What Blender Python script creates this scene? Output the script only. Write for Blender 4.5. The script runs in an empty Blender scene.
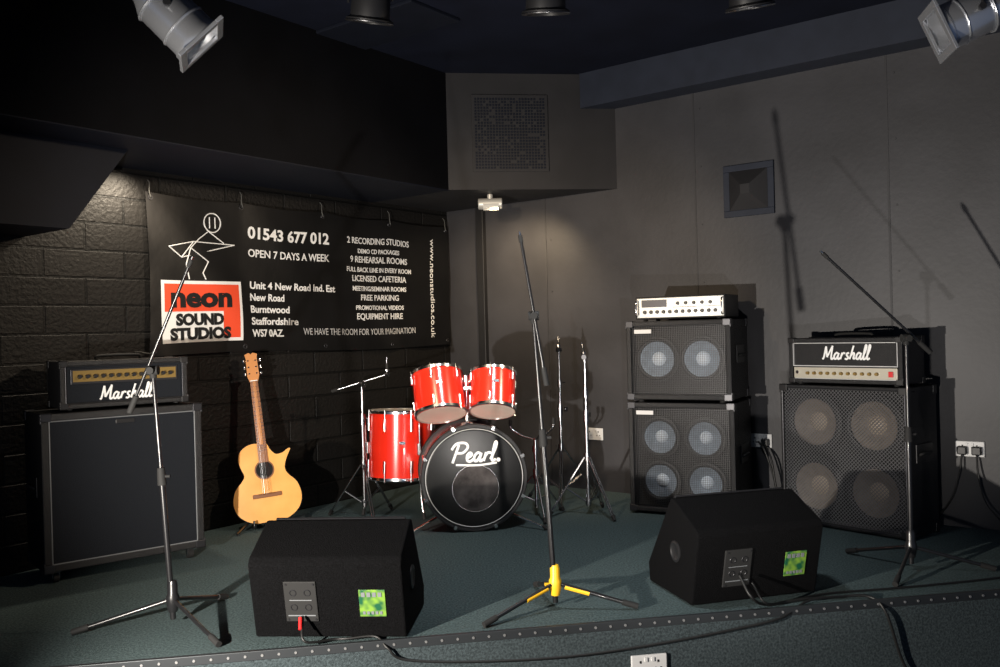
import bpy, bmesh, math, random
from mathutils import Vector, Matrix, Euler
random.seed(4)
D=bpy.data; S=bpy.context.scene
S.view_settings.view_transform='Standard'
pi=math.pi
# ------------------------------------------------------------ materials
def mat(name,col,rough=.5,metal=0,var=0,vscale=8,bump=0,bscale=60,emit=0,coat=0,spec=.5,col2=None,detail=4):
    m=D.materials.new(name); m.use_nodes=True; nt=m.node_tree; N=nt.nodes; L=nt.links
    b=N['Principled BSDF']; b.inputs['Base Color'].default_value=(*col,1)
    b.inputs['Roughness'].default_value=rough; b.inputs['Metallic'].default_value=metal
    b.inputs['Coat Weight'].default_value=coat; b.inputs['Specular IOR Level'].default_value=spec
    tc=N.new('ShaderNodeTexCoord')
    if var or col2:
        n=N.new('ShaderNodeTexNoise'); n.inputs['Scale'].default_value=vscale; n.inputs['Detail'].default_value=detail
        L.new(tc.outputs['Object'],n.inputs['Vector'])
        r=N.new('ShaderNodeValToRGB'); r.color_ramp.elements[0].position=.35; r.color_ramp.elements[1].position=.65
        c2=col2 or tuple(c*(1+var) for c in col); c1=col if col2 else tuple(c*(1-var) for c in col)
        r.color_ramp.elements[0].color=(*c1,1); r.color_ramp.elements[1].color=(*c2,1)
        L.new(n.outputs['Fac'],r.inputs['Fac']); L.new(r.outputs['Color'],b.inputs['Base Color'])
    if bump:
        n2=N.new('ShaderNodeTexNoise'); n2.inputs['Scale'].default_value=bscale; n2.inputs['Detail'].default_value=3
        L.new(tc.outputs['Object'],n2.inputs['Vector'])
        bp=N.new('ShaderNodeBump'); bp.inputs['Strength'].default_value=bump; bp.inputs['Distance'].default_value=.01
        L.new(n2.outputs['Fac'],bp.inputs['Height']); L.new(bp.outputs['Normal'],b.inputs['Normal'])
    if emit:
        b.inputs['Emission Color'].default_value=(*col,1); b.inputs['Emission Strength'].default_value=emit
    return m
def block_mat():
    m=mat('painted_blockwork',(.012,.012,.013),.5,bump=0); nt=m.node_tree;N=nt.nodes;L=nt.links;b=N['Principled BSDF']
    tc=N.new('ShaderNodeTexCoord'); sp=N.new('ShaderNodeSeparateXYZ'); cb=N.new('ShaderNodeCombineXYZ')
    L.new(tc.outputs['Object'],sp.inputs[0]); L.new(sp.outputs['X'],cb.inputs['X']); L.new(sp.outputs['Z'],cb.inputs['Y'])
    br=N.new('ShaderNodeTexBrick'); L.new(cb.outputs[0],br.inputs['Vector'])
    br.inputs['Scale'].default_value=1; br.inputs['Brick Width'].default_value=.45; br.inputs['Row Height'].default_value=.15
    br.inputs['Mortar Size'].default_value=.008; br.inputs['Mortar Smooth'].default_value=.4; br.inputs['Bias'].default_value=0
    br.inputs['Color1'].default_value=(.0068,.0063,.0060,1);br.inputs['Color2'].default_value=(.0100,.0093,.0088,1);br.inputs['Mortar'].default_value=(.003,.003,.003,1)
    L.new(br.outputs['Color'],b.inputs['Base Color'])
    n=N.new('ShaderNodeTexNoise'); n.inputs['Scale'].default_value=45; n.inputs['Detail'].default_value=5
    L.new(tc.outputs['Object'],n.inputs['Vector'])
    mx=N.new('ShaderNodeMath'); mx.operation='MULTIPLY_ADD'; mx.inputs[1].default_value=-1.6
    L.new(br.outputs['Fac'],mx.inputs[0]); L.new(n.outputs['Fac'],mx.inputs[2])
    bp=N.new('ShaderNodeBump'); bp.inputs['Strength'].default_value=.6; bp.inputs['Distance'].default_value=.010
    L.new(mx.outputs[0],bp.inputs['Height']); L.new(bp.outputs['Normal'],b.inputs['Normal'])
    b.inputs['Roughness'].default_value=.55; b.inputs['Specular IOR Level'].default_value=.22
    return m
M={}
M['block']=block_mat()
M['wall']=mat('painted_plasterboard',(.034,.034,.038),.5,var=.20,vscale=2.0,bump=.08,bscale=30,spec=.4)
M['seam']=mat('plasterboard_joint',(.024,.024,.027),.6)
M['box']=mat('boxing_grey',(.020,.0195,.021),.6,var=.12,vscale=3,spec=.25)
M['soffit']=mat('soffit_black',(.0026,.0027,.0036),.7,var=.2,vscale=3,spec=.08)
M['soffit_under']=mat('soffit_underside',(.005,.0065,.012),.6,var=.1,spec=.2)
M['ceil']=mat('ceiling_navy',(.005,.0066,.014),.7,var=.15,vscale=4,spec=.15)
M['beam']=mat('beam_navy_grey',(.016,.020,.032),.6,var=.1,spec=.3)
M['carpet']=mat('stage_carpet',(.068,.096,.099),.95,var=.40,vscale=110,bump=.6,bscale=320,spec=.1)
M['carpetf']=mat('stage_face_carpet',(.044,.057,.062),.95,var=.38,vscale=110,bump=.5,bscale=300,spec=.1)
M['floor']=mat('hall_floor',(.02,.027,.03),.9,var=.2,vscale=90)
M['nosing']=mat('nosing_metal',(.03,.034,.038),.5,.4)
M['rivet']=mat('rivet_steel',(.55,.55,.55),.35,.8)
M['black']=mat('black_plastic',(.010,.010,.011),.45)
M['tolex']=mat('black_tolex',(.008,.008,.009),.5,bump=.4,bscale=350,spec=.4)
M['carpetbox']=mat('black_carpet_covering',(.0030,.0030,.0034),.95,var=.5,vscale=200,bump=.6,bscale=300,spec=.08)
M['cloth']=mat('black_grille_cloth',(.008,.010,.014),.8,var=.35,vscale=260,bump=.4,bscale=400,spec=.22)
M['piping']=mat('white_piping',(.16,.17,.18),.5)
M['white']=mat('white_print',(.84,.84,.83),.5)
M['greyt']=mat('grey_print',(.50,.50,.50),.5)
M['gold']=mat('gold_panel_dim',(.26,.17,.05),.4,.4)
M['silver']=mat('silver_panel',(.48,.45,.37),.4,.25,var=.05)
M['silverb']=mat('brushed_steel_panel',(.50,.50,.48),.38,.4,var=.05)
M['chrome']=mat('chrome',(.80,.80,.80),.16,1)
M['chromed']=mat('dull_chrome',(.42,.42,.44),.25,1)
M['steel']=mat('dark_steel',(.05,.05,.055),.38,.7)
M['standblk']=mat('stand_black_enamel',(.010,.010,.011),.3,coat=.3)
M['rubber']=mat('black_rubber',(.008,.008,.008),.8)
M['yellow']=mat('yellow_plastic',(.85,.48,.02),.4)
M['red']=mat('red_drum_lacquer',(.74,.024,.010),.2,coat=1,var=.08,vscale=3)
M['head']=mat('drum_head_film',(.66,.59,.50),.35,var=.05)
M['headb']=mat('black_drum_head',(.0035,.0035,.0035),.28)
M['port']=mat('drum_port_film',(.05,.045,.045),.12,var=.6,vscale=9)
M['cone']=mat('speaker_cone_paper',(.16,.20,.25),.6,var=.12,vscale=30)
M['coneb']=mat('speaker_cone_brown',(.17,.14,.115),.65,var=.15,vscale=30)
M['cap']=mat('speaker_dust_cap',(.50,.57,.66),.45)
M['capb']=mat('speaker_dust_cap_tan',(.34,.28,.22),.5)
M['surr']=mat('speaker_surround',(.007,.007,.008),.6)
M['baffle']=mat('speaker_baffle',(.008,.008,.008),.8)
M['bafflew']=mat('speaker_baffle_dusty',(.010,.010,.010),.8,var=.3,vscale=40)
M['mesh']=mat('steel_mesh',(.026,.026,.029),.4,.3)
M['meshs']=mat('silver_diamond_mesh',(.15,.15,.155),.4,.3)
M['spruce']=mat('spruce_top',(.76,.35,.075),.3,coat=.5,col2=(.86,.43,.11),vscale=6)
M['gside']=mat('guitar_side_wood',(.20,.075,.025),.3,coat=.5)
M['neck']=mat('guitar_neck_wood',(.52,.22,.07),.35)
M['fret']=mat('fretboard_wood',(.30,.12,.045),.45)
M['dark']=mat('dark_void',(.004,.004,.004),.9)
M['banner']=mat('banner_vinyl',(.0044,.0044,.0048),.38,var=.25,vscale=3,bump=.3,bscale=5,spec=.36)
M['orange']=mat('banner_orange_print',(.84,.075,.022),.5)
M['socket']=mat('white_socket_plastic',(.55,.55,.55),.35)
M['cable']=mat('black_cable',(.006,.006,.006),.5)
M['redp']=mat('red_plastic',(.6,.02,.02),.4)
M['sticker']=mat('green_sticker',(.006,.080,.033),.5,col2=(.16,.30,.035),vscale=32,detail=1)
M['alu']=mat('polished_aluminium',(.56,.58,.62),.27,.80)
M['glass']=mat('lamp_lens',(.5,.5,.48),.1,coat=1)
M['rope']=mat('tie_cord',(.09,.09,.085),.8)
# ------------------------------------------------------------ geometry helpers
def emp(name,loc=(0,0,0),rz=0,rot=None):
    e=D.objects.new(name,None); e.empty_display_size=.1; S.collection.objects.link(e)
    e.location=loc; e.rotation_euler=rot if rot else (0,0,rz); return e
def put(parent,name,bm,m,smooth=False,bevel=0,seg=2,mw=None):
    me=D.meshes.new(name); bmesh.ops.recalc_face_normals(bm,faces=bm.faces); bm.to_mesh(me); bm.free()
    me.materials.append(M[m] if isinstance(m,str) else m)
    if smooth:
        for p in me.polygons: p.use_smooth=True
        try: me.set_sharp_from_angle(angle=math.radians(40))
        except Exception: pass
    o=D.objects.new(name,me); S.collection.objects.link(o)
    if parent: o.parent=parent
    if mw is not None: o.matrix_local=mw
    if bevel:
        b=o.modifiers.new('b','BEVEL'); b.width=bevel; b.segments=seg; b.limit_method='ANGLE'
    return o
def NB(): return bmesh.new()
def box(bm,x0,x1,y0,y1,z0,z1,mx=None):
    v=[bm.verts.new((x,y,z)) for x in (x0,x1) for y in (y0,y1) for z in (z0,z1)]
    for f in ((0,1,3,2),(4,6,7,5),(0,4,5,1),(2,3,7,6),(0,2,6,4),(1,5,7,3)): bm.faces.new([v[i] for i in f])
    if mx: bmesh.ops.transform(bm,matrix=mx,verts=v)
    return bm
def frame_of(p0,p1):
    d=(Vector(p1)-Vector(p0)).normalized(); q=d.to_track_quat('Z','Y'); return q.to_matrix()
def tube(bm,p0,p1,r,r1=None,seg=14,cap=True):
    r1=r if r1 is None else r1; p0=Vector(p0);p1=Vector(p1); R=frame_of(p0,p1)
    a=[];b=[]
    for i in range(seg):
        t=2*pi*i/seg; c=Vector((math.cos(t),math.sin(t),0))
        a.append(bm.verts.new(p0+R@(c*r))); b.append(bm.verts.new(p1+R@(c*r1)))
    for i in range(seg):
        j=(i+1)%seg; bm.faces.new((a[i],a[j],b[j],b[i]))
    if cap: bm.faces.new(a[::-1]); bm.faces.new(b)
    return bm
def path(bm,pts,r,seg=10):
    """smooth swept tube through points (Catmull-Rom)"""
    P=[Vector(p) for p in pts]; Q=[P[0]*2-P[1]]+P+[P[-1]*2-P[-2]]; C=[]
    for i in range(1,len(Q)-2):
        for k in range(8):
            t=k/8; a,b,c,d=Q[i-1:i+3]
            C.append(.5*((2*b)+(c-a)*t+(2*a-5*b+4*c-d)*t*t+(3*b-a-3*c+d)*t**3))
    C.append(P[-1]); rings=[]; nrm=None
    for i,c in enumerate(C):
        t=(C[min(i+1,len(C)-1)]-C[max(i-1,0)]).normalized()
        if nrm is None:
            nrm=t.orthogonal().normalized()
        nrm=(nrm-t*nrm.dot(t)).normalized(); bn=t.cross(nrm)
        rings.append([bm.verts.new(c+(nrm*math.cos(2*pi*j/seg)+bn*math.sin(2*pi*j/seg))*r) for j in range(seg)])
    for A,B in zip(rings,rings[1:]):
        for j in range(seg): k=(j+1)%seg; bm.faces.new((A[j],A[k],B[k],B[j]))
    bm.faces.new(rings[0][::-1]); bm.faces.new(rings[-1]); return bm
def lathe(bm,prof,mx=None,seg=40):
    rings=[];nv=[]
    for r,z in prof:
        if r<1e-6: v=bm.verts.new((0,0,z)); rings.append([v]); nv.append(v)
        else:
            R=[bm.verts.new((r*math.cos(2*pi*i/seg),r*math.sin(2*pi*i/seg),z)) for i in range(seg)]; rings.append(R); nv+=R
    for A,B in zip(rings,rings[1:]):
        for i in range(seg):
            j=(i+1)%seg
            if len(A)==1 and len(B)==1: continue
            if len(A)==1: bm.faces.new((A[0],B[i],B[j]))
            elif len(B)==1: bm.faces.new((A[i],A[j],B[0]))
            else: bm.faces.new((A[i],A[j],B[j],B[i]))
    if mx: bmesh.ops.transform(bm,matrix=mx,verts=nv)
    return bm
def torus(bm,c,R,r,mx,seg=40,s2=10):
    T=Matrix.Translation(c)@mx
    lathe(bm,[(R+r*math.cos(2*pi*k/s2),r*math.sin(2*pi*k/s2)) for k in range(s2+1)],T,seg)
FR=Matrix.Rotation(pi/2,4,'X')   # local +Z -> -Y (faces the front)
def prism(bm,poly,x0,x1):
    a=[bm.verts.new((x0,y,z)) for y,z in poly]; b=[bm.verts.new((x1,y,z)) for y,z in poly]
    n=len(poly)
    for i in range(n): j=(i+1)%n; bm.faces.new((a[i],a[j],b[j],b[i]))
    bm.faces.new(a); bm.faces.new(b[::-1]); return bm
def plan(bm,poly,z0,z1):
    a=[bm.verts.new((x,y,z0)) for x,y in poly]; b=[bm.verts.new((x,y,z1)) for x,y in poly]; n=len(poly)
    for i in range(n): j=(i+1)%n; bm.faces.new((a[i],a[j],b[j],b[i]))
    bm.faces.new(a); bm.faces.new(b[::-1]); return bm
def text(parent,name,s,x,y,z,cap,m='white',width=None,align='LEFT',shear=0,off=0,ext=.0008,rot=0):
    cu=D.curves.new('t','FONT'); cu.body=s; cu.size=cap/.72; cu.shear=shear; cu.offset=off; cu.extrude=ext; cu.resolution_u=3
    o=D.objects.new('t',cu); S.collection.objects.link(o); bpy.context.view_layer.update()
    me=D.meshes.new_from_object(o.evaluated_get(bpy.context.evaluated_depsgraph_get()))
    D.objects.remove(o)
    xs=[v.co.x for v in me.vertices]; x0,x1=min(xs),max(xs); k=(width/(x1-x0)) if width else 1
    sh={'LEFT':0,'CENTER':-.5,'RIGHT':-1}[align]*(x1-x0)
    for v in me.vertices: v.co.x=(v.co.x-x0+sh)*k
    me.materials.clear(); me.materials.append(M[m])
    ob=D.objects.new(name,me); S.collection.objects.link(ob); ob.parent=parent
    ob.location=(x,y,z); ob.rotation_euler=Euler((pi/2,rot,0)); return ob
GL={'M':(.95,[[(0,.02),(.12,.12),(.25,.95)],[(.25,.95),(.40,.15)],[(.40,.15),(.80,1.0)],[(.80,1),(.74,.15),(.82,0),(.95,.10)]]),
'P':(.82,[[(.12,-.05),(.38,.95)],[(.0,.68),(.25,1.0),(.72,1.02),(.88,.78),(.65,.50),(.30,.48)]]),
'e':(.42,[[(.04,.18),(.22,.26),(.32,.38),(.22,.48),(.08,.34),(.10,.08),(.26,.0),(.44,.12)]]),
'a':(.54,[[(.38,.42),(.22,.47),(.06,.28),(.08,.05),(.22,.03),(.36,.25),(.42,.46)],[(.42,.46),(.36,.1),(.44,.0),(.56,.1)]]),
'r':(.42,[[(.05,0),(.15,.48)],[(.10,.25),(.26,.46),(.42,.42)]]),
's':(.36,[[(.0,.05),(.14,.0),(.27,.12),(.13,.30),(.16,.43),(.32,.46)]]),
'h':(.52,[[(.04,0),(.28,1.0)],[(.10,.22),(.30,.47),(.38,.36),(.34,.06),(.50,.08)]]),
'l':(.30,[[(.0,.08),(.20,.6),(.27,.95),(.18,.98),(.08,.25),(.12,0),(.30,.08)]])}
def script(parent,name,word,x,y,z,H,r,m='white',sx=1,swoosh=False):
    """hand-lettered script logo made of brush strokes; x is the centre"""
    w=sum(GL[c][0] for c in word)*H*sx; cx=x-w/2; bm=NB(); x0=cx
    for c in word:
        for st in GL[c][1]:
            path(bm,[(cx+(a+.12*b)*H*sx,y,z+b*H) for a,b in st],r,6)
        cx+=GL[c][0]*H*sx
    if swoosh: 
        path(bm,[(x0+.3*H,y,z-.16*H),(x0+w*.6,y,z-.22*H),(cx+.05*H,y,z-.12*H)],r*.8,6); tube(bm,(cx+.15*H,y-.001,z+.04*H),(cx+.15*H,y+.001,z+.04*H),r*1.6,seg=10)
    for v in bm.verts: v.co.y=y+(v.co.y-y)*.3
    return put(parent,name,bm,m)
# ------------------------------------------------------------ room frame
C=Vector((-.4032,7.1686)); TH=.9199
U=Vector((math.sin(TH),-math.cos(TH))); V=Vector((-math.cos(TH),-math.sin(TH)))
def W(a,b): p=C+U*a+V*b; return (p.x,p.y)
RW=TH-pi/2; LW=TH
ZC=2.927; ZB=2.129; FL=-.42
def hang(name,wall,dist,z):   # empty on a wall; local x to the right, -y into the room
    p=W(dist,.001) if wall=='right' else W(.001,dist)
    return emp(name,(p[0],p[1],z),RW if wall=='right' else LW)
def wallobj(name,wall,length,m):
    o=put(None,name,box(NB(),0,length,0,.15,FL,ZC+.1),m)
    p=W(-.0,0) if wall=='right' else W(0,length)
    o.location=(p[0],p[1],0); o.rotation_euler=(0,0,RW if wall=='right' else LW); return o
wallobj('wall_right','right',6.6,'wall'); wallobj('wall_left','left',6.6,'block')
bm=NB(); plan(bm,[W(-.2,-.2),W(6.6,-.2),W(6.6,6.6),W(-.2,6.6)],ZC,ZC+.1); put(None,'ceiling',bm,'ceil')
bm=NB(); plan(bm,[W(-.2,-.2),W(6.6,-.2),W(8,8),W(-.2,6.6)],FL-.1,FL); put(None,'floor',bm,'floor')
# stage platform
e=emp('stage_platform')
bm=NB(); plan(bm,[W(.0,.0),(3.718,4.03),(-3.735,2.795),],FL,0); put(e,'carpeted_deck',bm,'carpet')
SR=math.atan(.1657)
n=emp('trim_1',(-3.735,2.795,0),SR)
bm=NB(); box(bm,0,7.55,-.014,.006,-.028,.006); put(n,'nosing_strip',bm,'nosing',bevel=.002)
bm=NB()
for i in range(125):
    x=.05+i*.06; tube(bm,(x,-.017,-.011),(x,-.013,-.011),.005,seg=8)
put(n,'rivets',bm,'rivet')
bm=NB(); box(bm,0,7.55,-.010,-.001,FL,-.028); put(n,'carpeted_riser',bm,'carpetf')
# soffit, boxing, beam
e=emp('ceiling_soffit')
bm=NB(); plan(bm,[W(0,.83),W(.731,.83),W(.731,6.6),W(0,6.6)],ZB,ZC); put(e,'soffit_body',bm,'soffit')
bm=NB(); plan(bm,[W(0,.83),W(.731,.83),W(.731,6.6),W(0,6.6)],ZB-.006,ZB); put(e,'soffit_underside',bm,'soffit_under')
e=emp('corner_boxing')
bm=NB(); plan(bm,[W(0,0),W(1.57,0),W(.731,.83),W(0,.83)],ZB,ZC); put(e,'boxing_body',bm,'box')
p0=Vector(W(.731,.83)); p1=Vector(W(1.57,0)); ang=math.atan2(p1.y-p0.y,p1.x-p0.x)
v=emp('ceiling_air_vent',(p0.x,p0.y,0),ang)
bm=NB(); box(bm,.17,.70,-.012,0,2.25,2.78); put(v,'vent_frame',bm,'box',bevel=.004)
bm=NB()
for i in range(24): 
    for j in range(24): 
        if random.random()<.9: box(bm,.19+i*.0205,.19+i*.0205+.013,-.016,-.012,2.27+j*.0205,2.27+j*.0205+.013)
put(v,'vent_perforated_grid',bm,'soffit_under')
e=emp('ceiling_beam')
bm=NB(); plan(bm,[W(1.40,0),W(6.6,0),W(6.6,.185),W(1.40,.185)],2.689,ZC); put(e,'beam_body',bm,'beam')
# duct under the soffit
h=emp('wall_duct',(*W(0,6.6),0),LW)
bm=NB()
pts=[(6.6-6.6,1.70),(6.6-3.31,1.70),(6.6-3.0,ZB-.007),(0,ZB-.007)]
a=[bm.verts.new((x,-.45,z)) for x,z in pts]; b=[bm.verts.new((x,0,z)) for x,z in pts]
for i in range(4): j=(i+1)%4; bm.faces.new((a[i],a[j],b[j],b[i]))
bm.faces.new(a);bm.faces.new(b[::-1]); put(h,'duct_body',bm,'soffit_under')
# wall joints
e=emp('trim_2',(*W(0,0),0),RW)
bm=NB()
for x in (.95,2.15,3.35,4.6): box(bm,x,x+.012,-.003,0,0,2.9)
put(e,'board_joints',bm,'seam')
bm=NB()
for x in (1.0,2.2,3.4):
    for k in range(7): tube(bm,(x,-.004,.3+k*.38),(x,0,.3+k*.38),.006,seg=8)
put(e,'screw_heads',bm,'seam')
h=hang('cable_trunking','right',.361,0)
bm=NB(); box(bm,-.035,.035,-.04,0,0,ZB-.001); put(h,'trunking_body',bm,'black',bevel=.004)
# ceiling hatch
e=emp('ceiling_hatch',(-.62,5.1,ZC),RW)
bm=NB(); box(bm,-.4,.4,-.2,.2,-.02,0); put(e,'hatch_panel',bm,'soffit_under',bevel=.004)
# wall vent
h=hang('wall_vent','right',2.524,2.01)
bm=NB()
for k,(s0,s1,y) in enumerate(((.165,.125,0),)):
    box(bm,-s0,s0,-.018,0,s1,s0);box(bm,-s0,s0,-.018,0,-s0,-s1);box(bm,-s0,-s1,-.018,0,-s1,s1);box(bm,s1,s0,-.018,0,-s1,s1)
put(h,'vent_frame',bm,'beam',bevel=.003)
bm=NB(); q=[bm.verts.new((sx*.125,-.015,sz*.125)) for sx,sz in((-1,-1),(1,-1),(1,1),(-1,1))]; r=[bm.verts.new((sx*.03,-.075,sz*.03)) for sx,sz in((-1,-1),(1,-1),(1,1),(-1,1))]
for i in range(4): bm.faces.new((q[i],q[(i+1)%4],r[(i+1)%4],r[i]))
bm.faces.new(r); put(h,'pyramid_diffuser',bm,'box')
bm=NB(); box(bm,-.125,.125,-.004,0,-.125,.125); put(h,'vent_back',bm,'dark')
def socket(name,wall,a,z,plugs=0):
    h=hang(name,wall,a,z) if isinstance(wall,str) else wall
    bm=NB(); box(bm,-.073,.073,-.012,0,-.043,.043); put(h,'faceplate',bm,'socket',bevel=.004)
    bm=NB()
    for sx in(-.036,.036):
        box(bm,sx-.004,sx+.004,-.0128,-.011,.012,.022)
        for t in(-.011,.011): box(bm,sx+t-.004,sx+t+.004,-.0128,-.011,-.012,-.006)
    put(h,'pin_holes',bm,'dark')
    bm=NB()
    for sx in(-.014,.014): box(bm,sx-.006,sx+.006,-.0165,-.011,.018,.034)
    put(h,'rocker_switches',bm,'socket',bevel=.001)
    if plugs:
        bm=NB()
        for sx in ((-.036,.036) if plugs==2 else (.036,)): box(bm,sx-.024,sx+.024,-.045,-.012,-.03,.016)
        put(h,'plugs',bm,'black',bevel=.006)
    return h
socket('wall_socket','right',1.336,.403)
h=socket('wall_socket','right',3.744,.437,2)
bm=NB(); path(bm,[(-.036,-.03,-.03),(-.05,-.06,-.15),(-.1,-.07,-.3),(-.20,-.06,-.41),(-.28,-.05,-.425)],.005)
path(bm,[(.036,-.03,-.03),(.05,-.06,-.15),(.1,-.09,-.3),(.25,-.12,-.41),(.5,-.1,-.425)],.005); put(h,'mains_leads',bm,'cable',True)
h=socket('wall_socket','right',2.56,.42,1)
bm=NB(); path(bm,[(.036,-.04,-.02),(.10,-.10,-.1),(.13,-.12,-.25),(.16,-.12,-.38),(.12,-.16,-.41)],.006)
path(bm,[(.0,-.05,-.0),(.06,-.10,-.05),(.11,-.10,-.2),(.13,-.08,-.35),(.16,-.05,-.41)],.006); put(h,'mains_leads',bm,'cable',True)
sf=(Vector((.548,3.414+.1657*.548))); 
h=emp('floor_socket',(sf.x+.0016,sf.y-.0115,-.175),SR); socket('x',h,0,0)
# ------------------------------------------------------------ banner
BW=2.62; bz0,bz1=1.06,2.0
B=emp('vinyl_banner',(*W(.03,2.66),0),LW)
bm=NB(); nx,nz=100,34; g=[]
def wav(s,t):
    return -.007*math.sin(s*5.1+t*2)-.005*math.sin(s*11+t*6)*(1-t*.5)-.006*abs(math.sin(pi*s/BW*4))*t*t-.004*math.sin((s+t*.8)*17)*(1-t)
def sag(s,t): return -.016*abs(math.sin(pi*s/BW*4))*t*t+.012*math.sin(s*2.6)*(1-t)
for i in range(nx+1):
    g.append([])
    for j in range(nz+1):
        s=BW*i/nx; t=j/nz
        g[-1].append(bm.verts.new((s+(.015*math.sin(t*pi) if i==0 else 0),wav(s,t),bz0+(bz1-bz0)*t+sag(s,t))))
for i in range(nx):
    for j in range(nz): bm.faces.new((g[i][j],g[i+1][j],g[i+1][j+1],g[i][j+1]))
put(B,'banner_sheet',bm,'banner',True)
def drape(o,l=.0015):   # follow the banner waves
    inv=o.matrix_basis.inverted(); 
    for v in o.data.vertices:
        p=o.matrix_basis@v.co; t=(p.z-bz0)/(bz1-bz0); p.y=p.y-TY+wav(p.x,t)-l; p.z+=sag(p.x,t); v.co=inv@p
TY=0
T0=[]
bm=NB()
for s in (.03,.655,1.31,1.965,2.59):
    for z in (bz0+.03,bz1-.03): torus(bm,(s,0,z),.012,.004,FR,16,6)
T0.append(put(B,'eyelets',bm,'steel',True))
bm=NB()
for s in (.03,.655,1.31,1.965,2.59): path(bm,[(s,-.012,bz1-.03),(s-.01,-.014,bz1),(s,-.0,bz1+.05),(s+.004,.02,bz1+.07)],.003,6)
path(bm,[(.03,-.012,bz0+.03),(-.01,-.014,bz0+.02),(-.05,.0,bz0+.03),(-.07,.02,bz0+.03)],.003,6)
put(B,'tie_cords',bm,'rope',True)
T0.append(text(B,'phone_number','01543 677 012',.70,TY,1.785,.075,width=.66,off=.003))
T0.append(text(B,'opening_days','OPEN 7 DAYS A WEEK',.70,TY,1.665,.050,width=.66,off=.001))
for i,(s,w_) in enumerate((('Unit 4 New Road Ind. Est',.70),('New Road',.26),('Burntwood',.30),('Staffordshire',.37),('WS7 0AZ.',.26))):
    T0.append(text(B,'address_line_%d'%(i+1),s,.71,TY,1.46-i*.077,.047,width=w_,off=.0015))
for i,(s,w_,c) in enumerate((('2 RECORDING STUDIOS',.63,.046),('DEMO CD PACKAGES',.42,.032),('9 REHEARSAL ROOMS',.58,.046),('FULL BACK LINE IN EVERY ROOM',.66,.034),('LICENSED CAFETERIA',.56,.044),('MEETING/SEMINAR ROOMS',.56,.034),('FREE PARKING',.40,.042),('PROMOTIONAL VIDEOS',.50,.032),('EQUIPMENT HIRE',.48,.044))):
    T0.append(text(B,'services_line_%d'%(i+1),s,1.85,TY,1.82-i*.068,c,width=w_,align='CENTER',off=.0008))
T0.append(text(B,'slogan','WE HAVE THE ROOM FOR YOUR IMAGINATION',1.12,TY,1.165,.046,'greyt',width=1.10))
T0.append(text(B,'web_address','www.neonstudios.co.uk',2.40,TY,1.90,.05,'white',width=.78,rot=pi/2))
def gridbox(x0,x1,z0,z1,lift):
    bm=NB(); n_=16; G_=[[bm.verts.new((x0+(x1-x0)*i/n_,-lift,z0+(z1-z0)*j/n_)) for j in range(n_+1)] for i in range(n_+1)]
    for i in range(n_):
        for j in range(n_): bm.faces.new((G_[i][j],G_[i+1][j],G_[i+1][j+1],G_[i][j+1]))
    return bm
T0.append(put(B,'logo_white_block',gridbox(.08,.64,1.13,1.50,.001),'white'))
T0.append(put(B,'logo_orange_block',gridbox(.10,.62,1.315,1.48,.002),'orange'))
T0.append(put(B,'logo_orange_corner',gridbox(.50,.62,1.15,1.315,.002),'orange'))
T0.append(text(B,'logo_word_1','neon',.14,-.004,1.345,.12,'dark',width=.42,off=.007))
T0.append(text(B,'logo_word_2','SOUND',.17,-.004,1.235,.066,'dark',width=.33,off=.005))
T0.append(text(B,'logo_word_3','STUDIOS',.13,-.004,1.15,.066,'dark',width=.42,off=.005))
bm=NB(); torus(bm,(.44,TY,1.865),.06,.004,FR,32,6)
def ln(*p):
    for a_,b_ in zip(p,p[1:]): tube(bm,(a_[0],TY,a_[1]),(b_[0],TY,b_[1]),.0035,seg=6)
ln((.41,1.81),(.34,1.76),(.28,1.70),(.40,1.62),(.36,1.55),(.38,1.51)); ln((.14,1.70),(.22,1.64),(.30,1.74),(.60,1.73),(.22,1.64)); ln((.14,1.70),(.30,1.74)); ln((.41,1.81),(.52,1.74)); ln((.42,1.90),(.42,1.83)); ln((.46,1.90),(.46,1.83)); ln((.28,1.70),(.25,1.60),(.27,1.51))
T0.append(put(B,'guitarist_line_drawing',bm,'white'))
for o in T0: drape(o)
# ------------------------------------------------------------ amps
def grille_lattice(bm,x0,x1,z0,z1,y,sp,r):
    w=x1-x0;h=z1-z0; k=-h
    while k<w:
        for sgn in(1,-1):
            s=max(0,-k); e_=min(h,w-k)
            if e_>s:
                if sgn==1: tube(bm,(x0+k+s,y,z0+s),(x0+k+e_,y,z0+e_),r,seg=4,cap=False)
                else: tube(bm,(x0+k+s,y,z1-s),(x0+k+e_,y,z1-e_),r,seg=4,cap=False)
        k+=sp
def corners(P,w,d,z0,z1,m='black',s=.045):
    bm=NB()
    for x in(0,w):
        for z in(z0,z1):
            for y in (0,d):
                sx=1 if x==0 else -1; sz=1 if z==z0 else -1; sy=1 if y==0 else -1
                t=.0035
                def bb(ax,ay,az):
                    X=sorted((x-sx*t,x+sx*ax));Y=sorted((y-sy*t,y+sy*ay));Z=sorted((z-sz*t,z+sz*az)); box(bm,X[0],X[1],Y[0],Y[1],Z[0],Z[1])
                bb(s,s*.9,.004); bb(.004,s*.9,s); bb(s,.004,s*.8)
    put(P,'corner_protectors',bm,m,bevel=.002)
def shell(P,w,h,d,z0,mat_='tolex',fr=.028,rec=.02,nm='cabinet_shell'):
    bm=NB(); box(bm,0,w,rec+.004,d,z0,z0+h)
    box(bm,0,w,0,rec+.01,z0,z0+fr); box(bm,0,w,0,rec+.01,z0+h-fr,z0+h); box(bm,0,fr,0,rec+.01,z0+fr,z0+h-fr); box(bm,w-fr,w,0,rec+.01,z0+fr,z0+h-fr)
    put(P,nm,bm,mat_,bevel=.005)
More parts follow.
